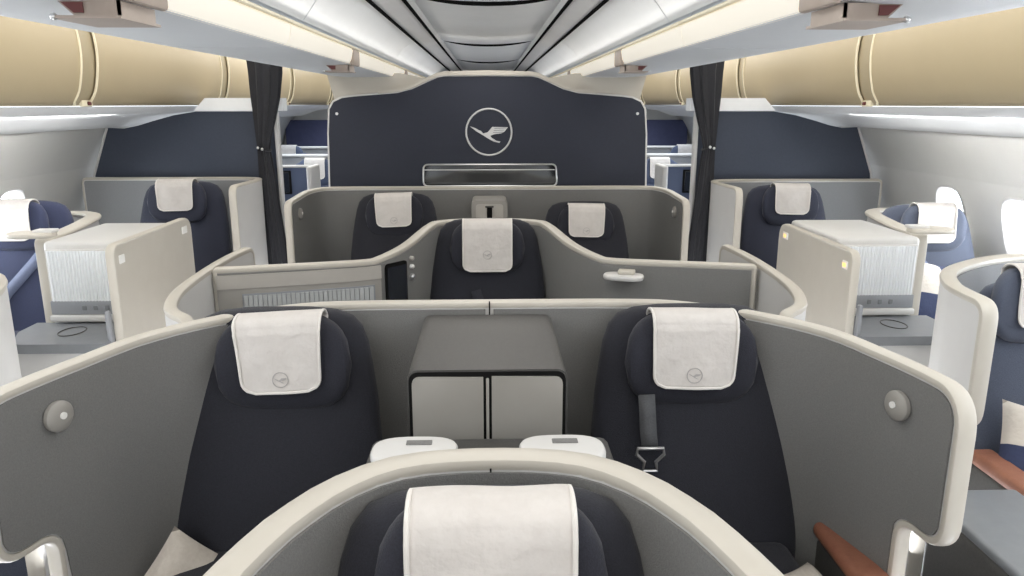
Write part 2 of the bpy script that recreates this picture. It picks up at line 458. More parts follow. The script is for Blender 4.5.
# cabinet between the pair
T = thing('storage_cabinet', 'dark grey cabinet with two pale doors between the second-row seats', 'cabinet', (0, 1.9, 0))
def arch(w, z0, z1, r): return fillet([(-w, z0, 0), (-w, z1, r), (w, z1, r), (w, z0, 0)])
bm = bmesh.new(); prism(bm, arch(.192, .52, 1.085, .028), lambda a, b, d: Vector((a-.006, 1.715+d, b)), .485)
obj('body', bm, M['dark'], T)
bm = bmesh.new(); prism(bm, arch(.188, .53, 1.080, .026), lambda a, b, d: Vector((a-.006, 1.712+d, b)), .01); obj('door_gap', bm, M['gap'], T, label='black gap around the doors')
for sx in (-1, 1):
    bm = bmesh.new()
    x0, x1 = (-.180, -.010) if sx < 0 else (.010, .180)
    rt_ = .02
    pts = fillet([(x0, .54, 0), (x0, 1.070, rt_ if sx < 0 else .002), (x1, 1.068, .002 if sx < 0 else rt_), (x1, .54, 0)])
    prism(bm, pts, lambda a, b, d: Vector((a-.006, 1.706+d, b)), .012); obj('door', bm, M['door'], T, label='pale grey door')
bm = bmesh.new(); rbox(bm, (-.006, 1.711, .80), (.007, .012, .53), .002, 1); obj('centre_strip', bm, M['door'], T)
# low console in front of it with two stowed trays
T = thing('footwell_console', 'low dark grey console between the first shell and the second-row cabinet', 'console', (0, 1.5, 0))
bm = bmesh.new(); rbox(bm, (0, 1.50, .475), (.56, .36, .91), .02, 3); obj('body', bm, M['dark'], T)
for sx, lab in ((-1, 'white oval stowed tray with a grey slot, left one behind the nearest shell'), (1, 'white oval stowed tray with a grey slot, right one behind the nearest shell')):
    cx = .158*sx-.004
    T = thing('stowed_tray', lab, 'tray', (cx, 1.5, .93), 'stowed oval trays')
    bm = bmesh.new()
    oval_slab(bm, (cx, 1.50, .976), .185, .13, .022); obj('slab', bm, M['white'], T)
    bm = bmesh.new(); rbox(bm, (cx, 1.51, .948), (.07, .05, .04), .01, 2); obj('mount', bm, M['putty'], T)
    bm = bmesh.new(); rbox(bm, (cx+.008, 1.525, .9875), (.056, .022, .004), .0019, 2); obj('latch_slot', bm, M['liner'], T, label='grey latch')

# ------------------------------------------------------------------ S1 (nearest)
plan = [(-.40, .62), (-.385, .74), (-.35, .87), (-.305, .985), (-.24, 1.10), (-.145, 1.175), (0, 1.195), (.145, 1.175), (.24, 1.10), (.305, .985), (.35, .87), (.385, .74), (.40, .62)]
ch = [(0, 0, 0), (0, 1.08, .05), (3, 1.11, .1), (9, 1.11, .1), (12, 1.08, .05), (12, 0, 0)]
T, W, c = shell('seat_shell', 'pale rimmed seat shell wrapped around the nearest seat at the bottom edge', plan, ch, .045, inner=-1, group=G_SHELL, rimw=.052, rimh=.030)
bm = bmesh.new()
rbox(bm, (-.0, 1.1725, 1.05), (.003, .008, .11), 0); obj('seam', bm, M['gap'], T)
seat('navy seat nearest the camera, its large white headrest cover cut by the bottom edge', (0, 1.055, 0), head=.012, drop=.30, cover_w=.238, wscale=.92, top=1.10)

# ------------------------------------------------------------------ S2 centre single
def s2_shell():
    plan = [(-1.18, 3.235), (-.95, 3.29), (-.70, 3.36), (-.53, 3.425), (-.40, 3.58), (-.28, 3.86), (-.13, 3.95), (0, 3.96), (.13, 3.95), (.28, 3.86), (.40, 3.58), (.53, 3.425), (.70, 3.36), (.95, 3.29), (1.165, 3.235)]
    ch = [(0, 0, 0), (0, 1.005, .012), (3, 1.0, .12), (5, 1.105, .2), (9, 1.105, .2), (11, 1.0, .12), (14, 1.005, .012), (14, 0, 0)]
    T, W, c = shell('seat_shell', 'low grey shell spreading wide around the single centre seat, ribbed panel on its left', plan, ch, .042, inner=-1, group=G_SHELL, rimw=.05, rimh=.026, wallmat='putty', liner='liner')
    # band under the rim on the left, ribbed panel, screen and knobs; all on the camera side
    def strip(s0, s1, z0, z1, off, th, material, name, lab=None, par=T, rr=.0):
        bm = bmesh.new()
        chn = fillet([(s0, z0, 0), (s0, z1, rr), (s1, z1, rr), (s1, z0, 0)]) if rr else [(s0, z0), (s0, z1), (s1, z1), (s1, z0)]
        W.fill(bm, chn, -(off), -(off+th)); return obj(name, bm, M[material], par, label=lab)
    sL = W.k(3.0)
    strip(W.k(.02), W.k(3.1), .50, .985, .0275, .006, 'door', 'console_face', 'warm grey console face')
    strip(W.k(.02), W.k(3.1), .925, .985, .034, .004, 'putty', 'upper_band')
    R = strip(W.k(.45), W.k(2.93), .6, .90, .034, .003, 'band', 'roller_frame')
    # ribs
    s0, s1 = W.k(.48), W.k(2.89); n = 28
    bm = bmesh.new()
    for i in range(n):
        a = s0+(s1-s0)*i/n; b = s0+(s1-s0)*(i+.86)/n
        t = bmesh.new(); W.fill(t, [(a, .61), (a, .893), (b, .893), (b, .61)], -.037, -.047, step=1); merge(bm, t)
    obj('ribbed_front', bm, M['ribgrey'], R, label='vertical grey ribs')
    sc = strip(W.k(3.22), W.k(3.86), .62, .985, .0275, .008, 'gap', 'handset_bezel', None, T, .02)
    strip(W.k(3.26), W.k(3.82), .64, .968, .036, .003, 'screen', 'handset_screen', 'small dark upright screen', sc, .012)
    for z, r, mname in ((.985, .012, 'putty'), (.945, .011, 'pale'), (.895, .015, 'silver')):
        s = W.k(4.02); p = W.P(s, z, -.026); nn = W.nrm(s)
        bm = bmesh.new(); lathe(bm, [(r, 0), (r, .012), (r*.6, .018)], p, (-nn.x, -nn.y, 0), 16); obj('control_knob', bm, M[mname], T)
    # folded tray on the right panel
    s = W.k(11.6); p = W.P(s, .948, -.03); nn = W.nrm(s); q = Vector((-nn.x, -nn.y, 0))
    Tt = thing('stowed_tray', 'small white oval tray standing out from the right-hand panel behind the centre seat', 'tray', p, 'stowed oval trays')
    m3 = Matrix.Translation(p+q*.05) @ Matrix.Rotation(math.atan2(nn.y, nn.x)-PI/2, 4, 'Z')
    bm = bmesh.new(); oval_slab(bm, None, .18, .11, .024, m3); obj('slab', bm, M['white'], Tt)
    bm = bmesh.new(); t = bmesh.new(); rbox(t, (0.012, .01, .02), (.075, .05, .02), .006, 3); merge(bm, t, m3); obj('latch_block', bm, M['cream'], Tt)
    return T
s2_shell()
seat('navy seat standing alone in the centre of the third row', (-.008, 3.84, 0), emblem=True, cover_w=.245, drop=.245, belt=('strap', [(-.06, -.165, .80), (-.03, -.19, .70), (0, -.21, .62)], 'navy_head', .05))
for sx in (-1, 1):
    plan = [(1.185*sx, 3.74), (1.207*sx, 3.5), (1.21*sx, 3.25), (1.197*sx, 2.98), (1.17*sx, 2.78), (1.105*sx, 2.58), (1.0*sx, 2.46)]
    ch = [(0, 0, 0), (0, 1.005, .05), (6, 1.0, .05), (6, 0, 0)]
    lab = 'white curved aisle divider behind the second row on the ' + ('left, its hooked end nearest' if sx < 0 else 'right, its hooked end nearest')
    shell('aisle_divider', lab, plan, ch, .04, inner=sx, liner=None, group='curved aisle dividers', wallmat='white', rimw=.046, rimh=.03)

# ------------------------------------------------------------------ P2 pair
plan = [(-1.215, 4.62), (-1.215, 4.85), (-1.205, 5.1), (-1.13, 5.25), (-.95, 5.29), (-.5, 5.29), (0, 5.29), (.5, 5.29), (.95, 5.29), (1.13, 5.25), (1.205, 5.1), (1.215, 4.85), (1.215, 4.62)]
ch = [(0, 0, 0), (0, 1.115, .06), (3, 1.135, .1), (9, 1.135, .1), (12, 1.115, .06), (12, 0, 0)]
T, W, c = shell('seat_shell', 'grey seat shell with side wings around the last centre pair, before the navy wall', plan, ch, .04, inner=-1, group=G_SHELL, rimw=.046, rimh=.026)
for k in (.75, 11.25): reading_disc(T, W, W.k(k), 1.03, .026, -1)
seat('navy seat of the last centre pair, left one, its headrest set high', (-.61, 5.0, 0), taper=.12, tilt=-.03)
seat('navy seat of the last centre pair, right one, its headrest set low', (.635, 5.0, 0), head=-.075, top=1.06, tilt=.02, taper=.08)
T = thing('storage_cabinet', 'small grey unit with a dark slot between the last centre pair', 'cabinet', (0, 5.0, 0))
bm = bmesh.new(); prism(bm, arch(.118, .4, 1.085, .03), lambda a, b, d: Vector((a+.005, 4.98+d, b)), .27); obj('body', bm, M['door'], T)
bm = bmesh.new(); prism(bm, arch(.09, .5, 1.06, .02), lambda a, b, d: Vector((a+.005, 4.972+d, b)), .012); F_ = obj('front_panel', bm, M['putty'], T)
bm = bmesh.new(); rbox(bm, (.005, 4.969, .985), (.034, .008, .13), .003, 1); obj('slot', bm, M['gap'], F_, label='dark slot')
bm = bmesh.new(); rbox(bm, (.005, 4.969, 1.045), (.055, .010, .012), .003, 1); obj('slot_lip', bm, M['dark'], F_)

# ------------------------------------------------------------------ window-side suites
def side(sx):
    sd = 'left' if sx < 0 else 'right'
    # last aisle seat shell against the slate wall
    plan = [(2.76*sx, 5.30), (2.4*sx, 5.30), (2.0*sx, 5.30), (1.75*sx, 5.30), (1.60*sx, 5.27), (1.535*sx, 5.15), (1.525*sx, 4.9), (1.525*sx, 4.58)]
    zt = 1.205 if sx < 0 else 1.18
    ch = [(0, 0, 0), (0, zt, .03), (4, zt, .1), (7, zt+.015, .06), (7, 0, 0)]
    shell('seat_shell', f'pale grey seat shell with a tall white wing, far {sd} side against the slate wall', plan, ch, .04, inner=sx, group=G_SHELL, liner='liner_cool', wallmat='white', rimw=.046, rimh=.02)
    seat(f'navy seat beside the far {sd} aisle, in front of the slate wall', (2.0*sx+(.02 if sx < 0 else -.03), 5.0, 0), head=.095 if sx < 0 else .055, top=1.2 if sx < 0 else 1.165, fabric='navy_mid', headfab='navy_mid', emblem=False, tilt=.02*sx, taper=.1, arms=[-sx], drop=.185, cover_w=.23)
    # window seat further forward
    seat(f'blue-navy seat at the {sd} cabin windows, half hidden by a ribbed console', ((2.56 if sx < 0 else 2.49)*sx, 4.24, 0), head=.06 if sx < 0 else .02, top=1.17 if sx < 0 else 1.13, fabric='navy_lit' if sx < 0 else 'navy_sun', headfab='navy_lit' if sx < 0 else 'navy_sun', emblem=False, arms=None, drop=.205, cover_w=.215,  # navy fabric with the window light in its colour
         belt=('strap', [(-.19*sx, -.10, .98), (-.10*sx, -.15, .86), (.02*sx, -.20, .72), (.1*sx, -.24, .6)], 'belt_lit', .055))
    plan = [(2.80*sx, 4.52), (2.5*sx, 4.53), (2.36*sx, 4.50), (2.255*sx, 4.38), (2.17*sx, 4.1), (2.10*sx, 3.8), (2.05*sx, 3.52)]
    ch = [(0, 0, 0), (0, 1.07, .03), (3, 1.075, .1), (6, 1.09, .03), (6, .6, .05), (5, .6, .05), (5, 0, 0)]
    shell('seat_shell', f'pale seat shell curving behind the {sd} window seat', plan, ch, .05, inner=sx, group=G_SHELL, liner=None, wallmat='white', rimw=.085, rimh=.03)
    # ribbed console
    x0, x1 = 1.585, 1.97
    T = thing('ribbed_console', f'white console with ribbed front and grey shelf on the {sd} side', 'console', ((x0+x1)/2*sx, 3.6, 0), 'ribbed side consoles')
    bm = bmesh.new(); rbox(bm, ((x0+x1)/2*sx, 3.64, .60), (x1-x0, .56, 1.02), .02, 3); B = obj('body', bm, M['white'], T)
    bm = bmesh.new(); rbox(bm, ((x0+x1)/2*sx, 3.352, .955), (x1-x0-.035, .02, .245), .004, 2); R = obj('roller_frame', bm, M['white'], T)
    bm = bmesh.new(); n = 24; a = x0+.025; w = (x1-x0-.05)/n
    for i in range(n): 
        t = bmesh.new(); lathe(t, [(w*.5, 0), (w*.5, .23)], (sx*(a+w*(i+.5)), 3.343, .842), (0, 0, 1), 10); merge(bm, t)
    obj('ribbed_front', bm, M['rib'], R, label='white vertical ribs')
    bm = bmesh.new(); rbox(bm, ((x0+x1)/2*sx, 3.345, .815), (x1-x0-.03, .022, .062), .004, 2); bd = obj('grey_band', bm, M['band'], T)
    for dx in (-.03, .02, .07):
        bm = bmesh.new(); rbox(bm, ((x0+x1)/2*sx+dx, 3.333, .815), (.02, .006, .022), .002, 1); obj('socket', bm, M['shelf'], bd)
    bm = bmesh.new(); rbox(bm, ((x0+x1)/2*sx, 3.335, .768), (x1-x0-.02, .03, .03), .008, 2); obj('ledge', bm, M['white'], T)
    bm = bmesh.new()
    pts = fillet([(1.57, 3.345, 0), (1.57, 3.02, .03), (1.95, 3.02, .07), (2.03, 3.2, .1), (2.03, 3.345, 0)])
    prism(bm, pts, lambda p, q, d: Vector((p*sx, q, .705+d)), .04); sh = obj('shelf', bm, M['shelf'], T, label='grey shelf')
    bm = bmesh.new(); tube(bm, [((1.80+.05*math.cos(q))*sx, 3.2+.07*math.sin(q), .7465) for q in [2*PI*k/20 for k in range(20)]], .0025, 6, True); obj('cup_ring', bm, M['dark'], sh)
    bm = bmesh.new(); rbox(bm, (1.80*sx, 3.2, .35), (.36, .28, .70), .02, 2); obj('pedestal', bm, M['white'], T)
    # oval tray on the outer top corner
    Tt = thing('stowed_tray', f'white oval tray flap on top of the {sd} ribbed console, at its window end', 'tray', (2.06*sx, 3.45, 1.11), 'stowed oval trays')
    bm = bmesh.new(); oval_slab(bm, (2.06*sx, 3.45, 1.127), .21, .11, .024); obj('slab', bm, M['cream'], Tt)
    bm = bmesh.new(); rbox(bm, (2.0*sx, 3.46, 1.144), (.09, .06, .014), .005, 2); obj('latch_block', bm, M['white'], Tt)
    # privacy partition along the aisle
    plan = [(1.55*sx, 3.10), (1.55*sx, 3.4), (1.55*sx, 3.92)]
    zt = 1.135 if sx < 0 else 1.09
    ch = [(0, 0, 0), (0, zt, .05), (2, zt, .07), (2, 0, 0)]
    P, W, c = shell('privacy_screen', f'cream upright privacy screen beside the {sd} aisle, next to the ribbed console', plan, ch, .035, inner=sx, liner=None, wallmat='cream', rimw=.038, rimh=.014, group='aisle privacy screens')
    sq = [(3.155, zt-.062), (3.83, zt-.05)]
    for i, (yy, zz) in enumerate(sq):
        bm = bmesh.new(); rbox(bm, ((1.55-.0205)*sx, yy, zz), (.006, .045 if i == 0 else .06, .036), .0028, 2)
        L = obj('seat_indicator', bm, M['pale'], P, label='small square seat light')
        if sx > 0:
            bm = bmesh.new(); rbox(bm, ((1.55-.0245)*sx, yy, zz), (.003, .028, .018), .001, 1); obj('lit_symbol', bm, M['amber'], L)
    bm = bmesh.new(); rbox(bm, (1.575*sx, 3.075, .78), (.02, .03, .18), .008, 2); obj('grey_stay', bm, M['band'], P)
    # nearer window suite shell
    plan = [(1.525*sx, 2.19), (1.53*sx, 2.31), (1.555*sx, 2.44), (1.655*sx, 2.62), (1.83*sx, 2.77), (2.03*sx, 2.87), (2.3*sx, 2.91), (2.78*sx, 2.92)]
    ch = [(0, .74, 0), (0, 1.11, .05), (4, 1.11, .1), (7, 1.11, .03), (7, 0, 0), ((0, .26), .1, 0), ((0, .24), .70, .08), (0, .70, .05)]
    if sx < 0: plan = [(x-.05 if i < 5 else x, y) for i, (x, y) in enumerate(plan)]
    ch = [(7, 0, 0), (7, 1.11, .03), (3, 1.11, .1), (0, 1.105, .055), (0, .70, .07), ((0, .2), .69, .05), ((0, .22), 0, 0)]
    shell('seat_shell', f'white seat shell with rounded aisle edge at the {sd} edge of the picture', plan, ch, .045, inner=-sx, group=G_SHELL, liner='liner_cool', wallmat='white', rimw=.055, rimh=.03)
    # slate wall behind
    T = thing('partition_wall', f'slate navy partition on the {sd} between windows and aisle curtain', 'partition', (2.1*sx, 5.45, 0), 'navy partition walls')
    pts = [(1.47, 0), (2.78, 0), (2.76, 1.05), (2.735, 1.22), (2.61, 1.54)]+[(2.5, 1.535), (2.4, 1.555), (2.3, 1.585), (2.15, 1.625), (2.0, 1.65), (1.47, 1.65)]
    bm = bmesh.new(); prism(bm, pts, lambda p, q, d: Vector((p*sx, 5.40+d, q)), .04); obj('panel', bm, M['bulk2'], T)
    bm = bmesh.new(); rbox(bm, (1.46*sx, 5.42, .83), (.025, .07, 1.64), .008, 2); obj('edge_trim', bm, M['white'], T, label='white edge trim')
    bm = bmesh.new(); tube(bm, [(p*sx, 5.398, q) for p, q in pts[1:5]], .008, 6); obj('side_trim', bm, M['white'], T)
    bm = bmesh.new(); prism(bm, [(1.40, 1.655), (2.0, 1.655), (1.92, 1.74), (1.40, 1.74)], lambda p, q, d: Vector((p*sx, 5.37+d, q)), .12); obj('header', bm, M['psu'], T, label='white header above it')
    # curtain
    T = thing('aisle_curtain', f'black gathered curtain tied back at the {sd} aisle', 'curtain', (1.47*sx, 5.28, 0), 'aisle curtains')
    bm = bmesh.new(); rows = []
    zs = [(2.0, 1.475, .105), (1.9, 1.475, .10), (1.75, 1.485, .088), (1.6, 1.50, .066), (1.48, 1.515, .046), (1.41, 1.52, .036), (1.34, 1.515, .042), (1.2, 1.51, .05), (1.0, 1.50, .056), (.8, 1.485, .06), (.5, 1.47, .064), (.1, 1.46, .068)]
    for z, cx, hw in zs:
        ring = []
        for k in range(48):
            a = 2*PI*k/48
            pl = 1+.16*math.sin(a*9)
            ring.append(Vector(((cx+math.cos(a)*hw*pl)*sx, 5.275+math.sin(a)*.045*pl, z)))
        rows.append(ring)
    V = grid(bm, rows, True); bm.faces.new(V[0]); bm.faces.new(V[-1]); obj('cloth', bm, M['curtain'], T)
    bm = bmesh.new(); tube(bm, [((1.52+math.cos(q)*.043)*sx, 5.275+math.sin(q)*.056, 1.405+.012*math.cos(q)) for q in [2*PI*k/20 for k in range(20)]], .007, 8, True)
    tb = obj('tie_band', bm, M['curtain'], T)
    bm = bmesh.new()
    for dx in (-.016, .012):
        t = bmesh.new(); bmesh.ops.create_icosphere(t, subdivisions=2, radius=.010); merge(bm, t, Matrix.Translation(((1.525)*sx+dx, 5.208, 1.41-dx*.3)))
    obj('clasp', bm, M['silver'], tb, label='silver clasp')
for sx in (-1, 1): side(sx)
# right-hand near seat with brown arm pads
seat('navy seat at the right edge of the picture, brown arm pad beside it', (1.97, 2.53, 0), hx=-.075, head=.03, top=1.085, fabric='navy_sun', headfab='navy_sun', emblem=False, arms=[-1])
T = thing('side_console', 'grey side console ledge beside the right aisle at bottom right', 'console', (1.28, 1.62, 0))
bm = bmesh.new(); rbox(bm, (1.42, 1.75, .30), (.26, .50, .52), .03, 3); obj('body', bm, M['dark'], T)
bm = bmesh.new(); rbox(bm, (1.42, 1.75, .575), (.28, .52, .03), .012, 3); obj('top', bm, M['shelf'], T)
T.location.x = 1.28

# ------------------------------------------------------------------ pillows
def pillow(label, loc, size, rot, material='beige', group=None, two=None):
    bm = bmesh.new(); n = 18; rows = []
    for sgn in (1, -1):
        rows = []
        for i in range(n+1):
            r = []
            for j in range(n+1):
                u = -1+2*i/n; v = -1+2*j/n
                h = sgn*size[2]*((1-u**4)*(1-v**4))**.5*(1-.05*math.sin(9*u+2)*math.sin(7*v))
                pin = 1-.10*(1-abs(u*v))*0
                edge = 1-.07*((1-abs(v)) if abs(u) > .99 else 0)
                r.append(Vector((u*size[0]*(1-.08*(1-v*v)*abs(u)), v*size[1]*(1-.08*(1-u*u)*abs(v)), h)))
            rows.append(r)
        grid(bm, rows)
    bmesh.ops.remove_doubles(bm, verts=bm.verts, dist=1e-4)
    o = obj('pillow', bm, M[material], None)
    o.location = loc; o.rotation_euler = rot
    return single(o, label, 'pillow', group)
pillow('beige pillow standing on its corner beside the second-row left seat', (-.81, 1.80, .41), (.15, .15, .045), (math.radians(78), math.radians(42), math.radians(20)))
pillow('beige pillow on the second-row right seat, beside its brown arm pad', (.80, 1.62, .47), (.12, .12, .04), (math.radians(30), math.radians(10), math.radians(35)))
pillow('cream and navy pillow leaning on the window seat at the right edge', (1.80, 2.20, .60), (.15, .15, .045), (math.radians(58), math.radians(6), math.radians(-25)), material='pillow2')
pillow('cream and navy pillow on the right window seat behind the ribbed console', (2.42, 3.95, .68), (.19, .19, .06), (math.radians(70), math.radians(12), math.radians(10)), material='pillow2')

# ------------------------------------------------------------------ centre navy wall with emblem
T = thing('partition_wall', 'navy centre partition with a silver bird emblem and a long mirror', 'partition', (0, 5.45, 0), 'navy partition walls')
half = [(0, 1.888), (.30, 1.885), (.345, 1.877), (.42, 1.845), (.52, 1.80), (.62, 1.775), (.75, 1.765), (.92, 1.752), (1.0, 1.742), (1.06, 1.715), (1.09, 1.665), (1.105, 1.5), (1.115, 1.14), (1.12, .02)]
pts = [(-x, z) for x, z in reversed(half)]+half[1:]
bm = bmesh.new(); prism(bm, pts, lambda a, b, d: Vector((a, 5.40+d, b)), .06); obj('panel', bm, M['bulk'], T)
bm = bmesh.new(); tube(bm, [(a, 5.41, b) for a, b in pts], .011, 8); obj('edge_trim', bm, M['white'], T, label='pale edge trim')
bm = bmesh.new()
top = [(x, z) for x, z in half if x <= .8]
up = [(-x, z) for x, z in reversed(top)]+top[1:]
prism(bm, [(a, b+.004) for a, b in up]+[(a, b+.036*(1-.45*abs(a))) for a, b in reversed(up)], lambda a, b, d: Vector((a, 5.38+d, b)), .09); obj('top_moulding', bm, M['cream'], T, label='cream moulding along the top')
for sx in (-1, 1):
    bm = bmesh.new(); prism(bm, [(.36, 1.86), (.60, 1.905), (1.10, 1.905), (1.05, 1.71), (.62, 1.755)], lambda a, b, d: Vector((a*sx, 5.42+d, b)), .03); obj('valance', bm, M['strip' if 0 else 'cream'], T, label='cream filler up to the overhead bin')
# emblem
cx, cz, R = .005, 1.510, .158
bm = bmesh.new(); tube(bm, [(cx+R*math.cos(q), 5.397, cz+R*math.sin(q)) for q in [2*PI*k/64 for k in range(64)]], .0068, 8, True)
ring = obj('emblem_ring', bm, M['logo'], T, label='thin silver ring')
bm = bmesh.new(); prism(bm, [(cx+x*R, cz+z*R) for x, z in CRANE], lambda a, b, d: Vector((a, 5.392+d, b)), .009)
crane = obj('crane_emblem', bm, M['logo'], T, label='silver flying crane emblem', smooth=0)
bm = bmesh.new()
for k in range(3):
    z0 = cz+R*(.165-.09*k)
    prism(bm, [(cx+R*(.24-.03*k), z0), (cx+R*(.76-.08*k), z0+R*.02), (cx+R*(.755-.08*k), z0+R*.005), (cx+R*(.24-.03*k), z0-R*.015)], lambda a, b, d: Vector((a, 5.3905+d, b)), .003)
obj('wing_groove', bm, M['bulk'], crane, smooth=0)
# mirror
fr = fillet([(0, 1.287, 0), (.47, 1.287, .035), (.48, 1.137, .035), (0, 1.137, 0), (-.465, 1.137, .035), (-.46, 1.287, .035), (0, 1.287, 0)])
fr = fr[:-1]
bm = bmesh.new(); prism(bm, fr, lambda a, b, d: Vector((a+.005, 5.396+d, b)), .006); mir = obj('mirror', bm, M['mirror'], T, label='long dark mirror', smooth=0)
bm = bmesh.new(); tube(bm, [(a+.005, 5.395, b) for a, b in fr], .0062, 8, True); obj('mirror_frame', bm, M['silver'], mir, label='silver frame')
bm = bmesh.new(); rbox(bm, (.005, 5.3945, 1.250), (.93, .006, .006), .001, 1); obj('mirror_bar', bm, M['silver'], mir)
for sx in (-1, 1):
    bm = bmesh.new(); lathe(bm, [(.010, 0), (.010, .006)], (1.04*sx, 5.40, 1.635), (0, -1, 0), 12); obj('bolt', bm, M['silver'], T)

# ------------------------------------------------------------------ setting
Y0, Y1 = -3.0, 10.75
bm = bmesh.new(); rbox(bm, (0, (Y0+Y1)/2, -.02), (5.9, Y1-Y0, .04), 0); struct('floor', bm, M['carpet'])
wp = [(2.90, 0), (2.93, .4), (2.93, .72)]
def wall(sx):
    name = 'wall_left' if sx < 0 else 'wall_right'
    bm = bmesh.new()
    lo = [(2.88, 0), (2.92, .35), (2.925, .78)]
    A, B = (2.925, .78), (2.79, 1.27)          # planar window band
    hi = [B, (2.72, 1.40), (2.62, 1.555), (2.58, 1.62)]
    for prof in (lo, hi):
        grid(bm, [[Vector((x*sx, y, z)) for x, z in prof] for y in (Y0, Y1)])
    ln = math.hypot(A[0]-B[0], A[1]-B[1])
    def mp_(y, t): return Vector(((A[0]+(B[0]-A[0])*t/ln)*sx, y, A[1]+(B[1]-A[1])*t/ln))
    centers = [4.58+.63*i for i in range(-6, 9)]
    blank = [i for i, c in enumerate(centers) if 4.9 < c < 5.6]
    W2, H2 = .135, .19
    def oval(c, a, b, n=28):
        out = []
        for k in range(n):
            q = 2*PI*k/n; ca, sa = math.cos(q), math.sin(q)
            out.append((c+math.copysign(abs(ca)**(2/3.2), ca)*a, .245+math.copysign(abs(sa)**(2/3.2), sa)*b))
        return out
    # band as separate cells, each with its hole
    for i, c in enumerate(centers):
        y0 = Y0 if i == 0 else c-.315; y1 = Y1 if i == len(centers)-1 else c+.315
        outer = [(y0, 0), (y1, 0), (y1, ln), (y0, ln)]; hole = oval(c, W2, H2)
        if i in blank:
            bm.faces.new([bm.verts.new(mp_(a, b)) for a, b in outer]); continue
        allp = outer+list(reversed(hole))
        tri = geometry.tessellate_polygon([[Vector((a, b, 0)) for a, b in outer], [Vector((a, b, 0)) for a, b in reversed(hole)]])
        V = [bm.verts.new(mp_(a, b)) for a, b in allp]
        for t in tri:
            try: bm.faces.new([V[k] for k in t])
            except ValueError: pass
    bmesh.ops.remove_doubles(bm, verts=bm.verts, dist=1e-4)
    struct(name, bm, M['wall'], 50)
    nrm = Vector((sx*(B[1]-A[1])/ln, 0, -(B[0]-A[0])/ln)); nrm = Vector((sx*abs(nrm.x), 0, abs(nrm.z)))
    for i, c in enumerate(centers):
        if i in blank: continue
        rows = [[mp_(a, b)+nrm*d for a, b in oval(c, W2*k, H2*k)] for k, d in ((1.12, -.004), (1.06, -.008), (1.0, 0), (.93, .03), (.88, .07))]
        bm = bmesh.new(); grid(bm, rows, True)
        wn[0] += 1
        f = struct(f'window_{wn[0]}', bm, M['white'])
        bm = bmesh.new(); rows = oval(c, W2*.9, H2*.9); bm.faces.new([bm.verts.new(mp_(a, b)+nrm*.068) for a, b in rows])
        p = obj('pane', bm, M['pane'], f)
wn = [0]
wall(-1); wall(1)
# ceiling: central panels, rails, cove panels, aisle ceilings
def strip_grid(prof, y0, y1, n=1): 
    bm = bmesh.new(); grid(bm, [[Vector((x, y0+(y1-y0)*i/n, z)) for x, z in prof] for i in range(n+1)]); return bm
cuts = [Y0, 1.1, 3.55, 6.0, 8.45, Y1]
first = True
cbm = bmesh.new()
for a, b in zip(cuts, cuts[1:]):
    t = strip_grid([(-.345+.69*i/12, 2.135+.028*abs(-1+2*i/12)**2) for i in range(13)], a+.018, b-.018); merge(cbm, t)
struct('ceiling', cbm, M['ceil'])
bm = bmesh.new(); 
for a in cuts[1:-1]:
    grid(bm, [[Vector((-.33+.66*i/12, a+d, 2.135+.028*abs(-1+2*i/12)**2+h*(1-.9*abs(-1+2*i/12)**3))) for i in range(13)] for d, h in ((-.021, .012), (-.021, -.013), (.021, -.013), (.021, .012), (-.021, .012))])
struct('trim_3', bm, M['gap'])
tn = 0
for sx in (-1, 1):
    bm = strip_grid([(.345*sx, 2.20), (.335*sx, 2.145), (.338*sx, 2.125), (.36*sx, 2.118), (.44*sx, 2.100), (.465*sx, 2.095), (.468*sx, 2.125)], Y0, Y1)
    tn += 1; struct(f'trim_{tn}', bm, M['rail'])
    bm = bmesh.new()
    for x in (.345, .462):
        t = bmesh.new(); rbox(t, (x*sx, (Y0+Y1)/2, 2.118 if x < .4 else 2.092), (.016, Y1-Y0, .014), .004, 1); merge(bm, t)
    struct(f'trim_{tn+3}', bm, M['gap'])
    cc = [Y0, .2, 2.75, 5.3, 7.85, Y1]; bm = bmesh.new()
    for a, b in zip(cc, cc[1:]):
        t = strip_grid([(.47*sx, 2.115), (.52*sx, 2.09), (.58*sx, 2.04), (.628*sx, 1.975)], a+.004, b-.004); merge(bm, t)
    struct('ceiling', bm, M['ceil'])
    bm = strip_grid([(.47*sx, 2.16), (.7*sx, 2.16), (1.15*sx, 2.30), (1.95*sx, 2.34), (2.2*sx, 2.30)], Y0, Y1); struct('ceiling', bm, M['ceil'])
    # service panel under the side bins
    prof = [(2.005, 1.688), (2.05, 1.650), (2.20, 1.632), (2.34, 1.615), (2.45, 1.575), (2.54, 1.545), (2.60, 1.548), (2.63, 1.562)]
    bm = strip_grid([(x*sx, z) for x, z in prof], Y0, Y1); struct(f'trim_{tn+5}', bm, M['psu'])
    bm = bmesh.new(); rbox(bm, (2.40*sx, (Y0+Y1)/2, 1.603), (.012, Y1-Y0, .006), .002, 1, ); struct(f'trim_{tn+7}', bm, M['rail'])
bm = bmesh.new(); rbox(bm, (0, Y0, 1.2), (5.9, .05, 2.4), 0); struct('wall_front', bm, M['frontwall'])
bm = bmesh.new(); rbox(bm, (0, Y1, 1.2), (5.9, .05, 2.4), 0); struct('wall_back', bm, M['wall'])

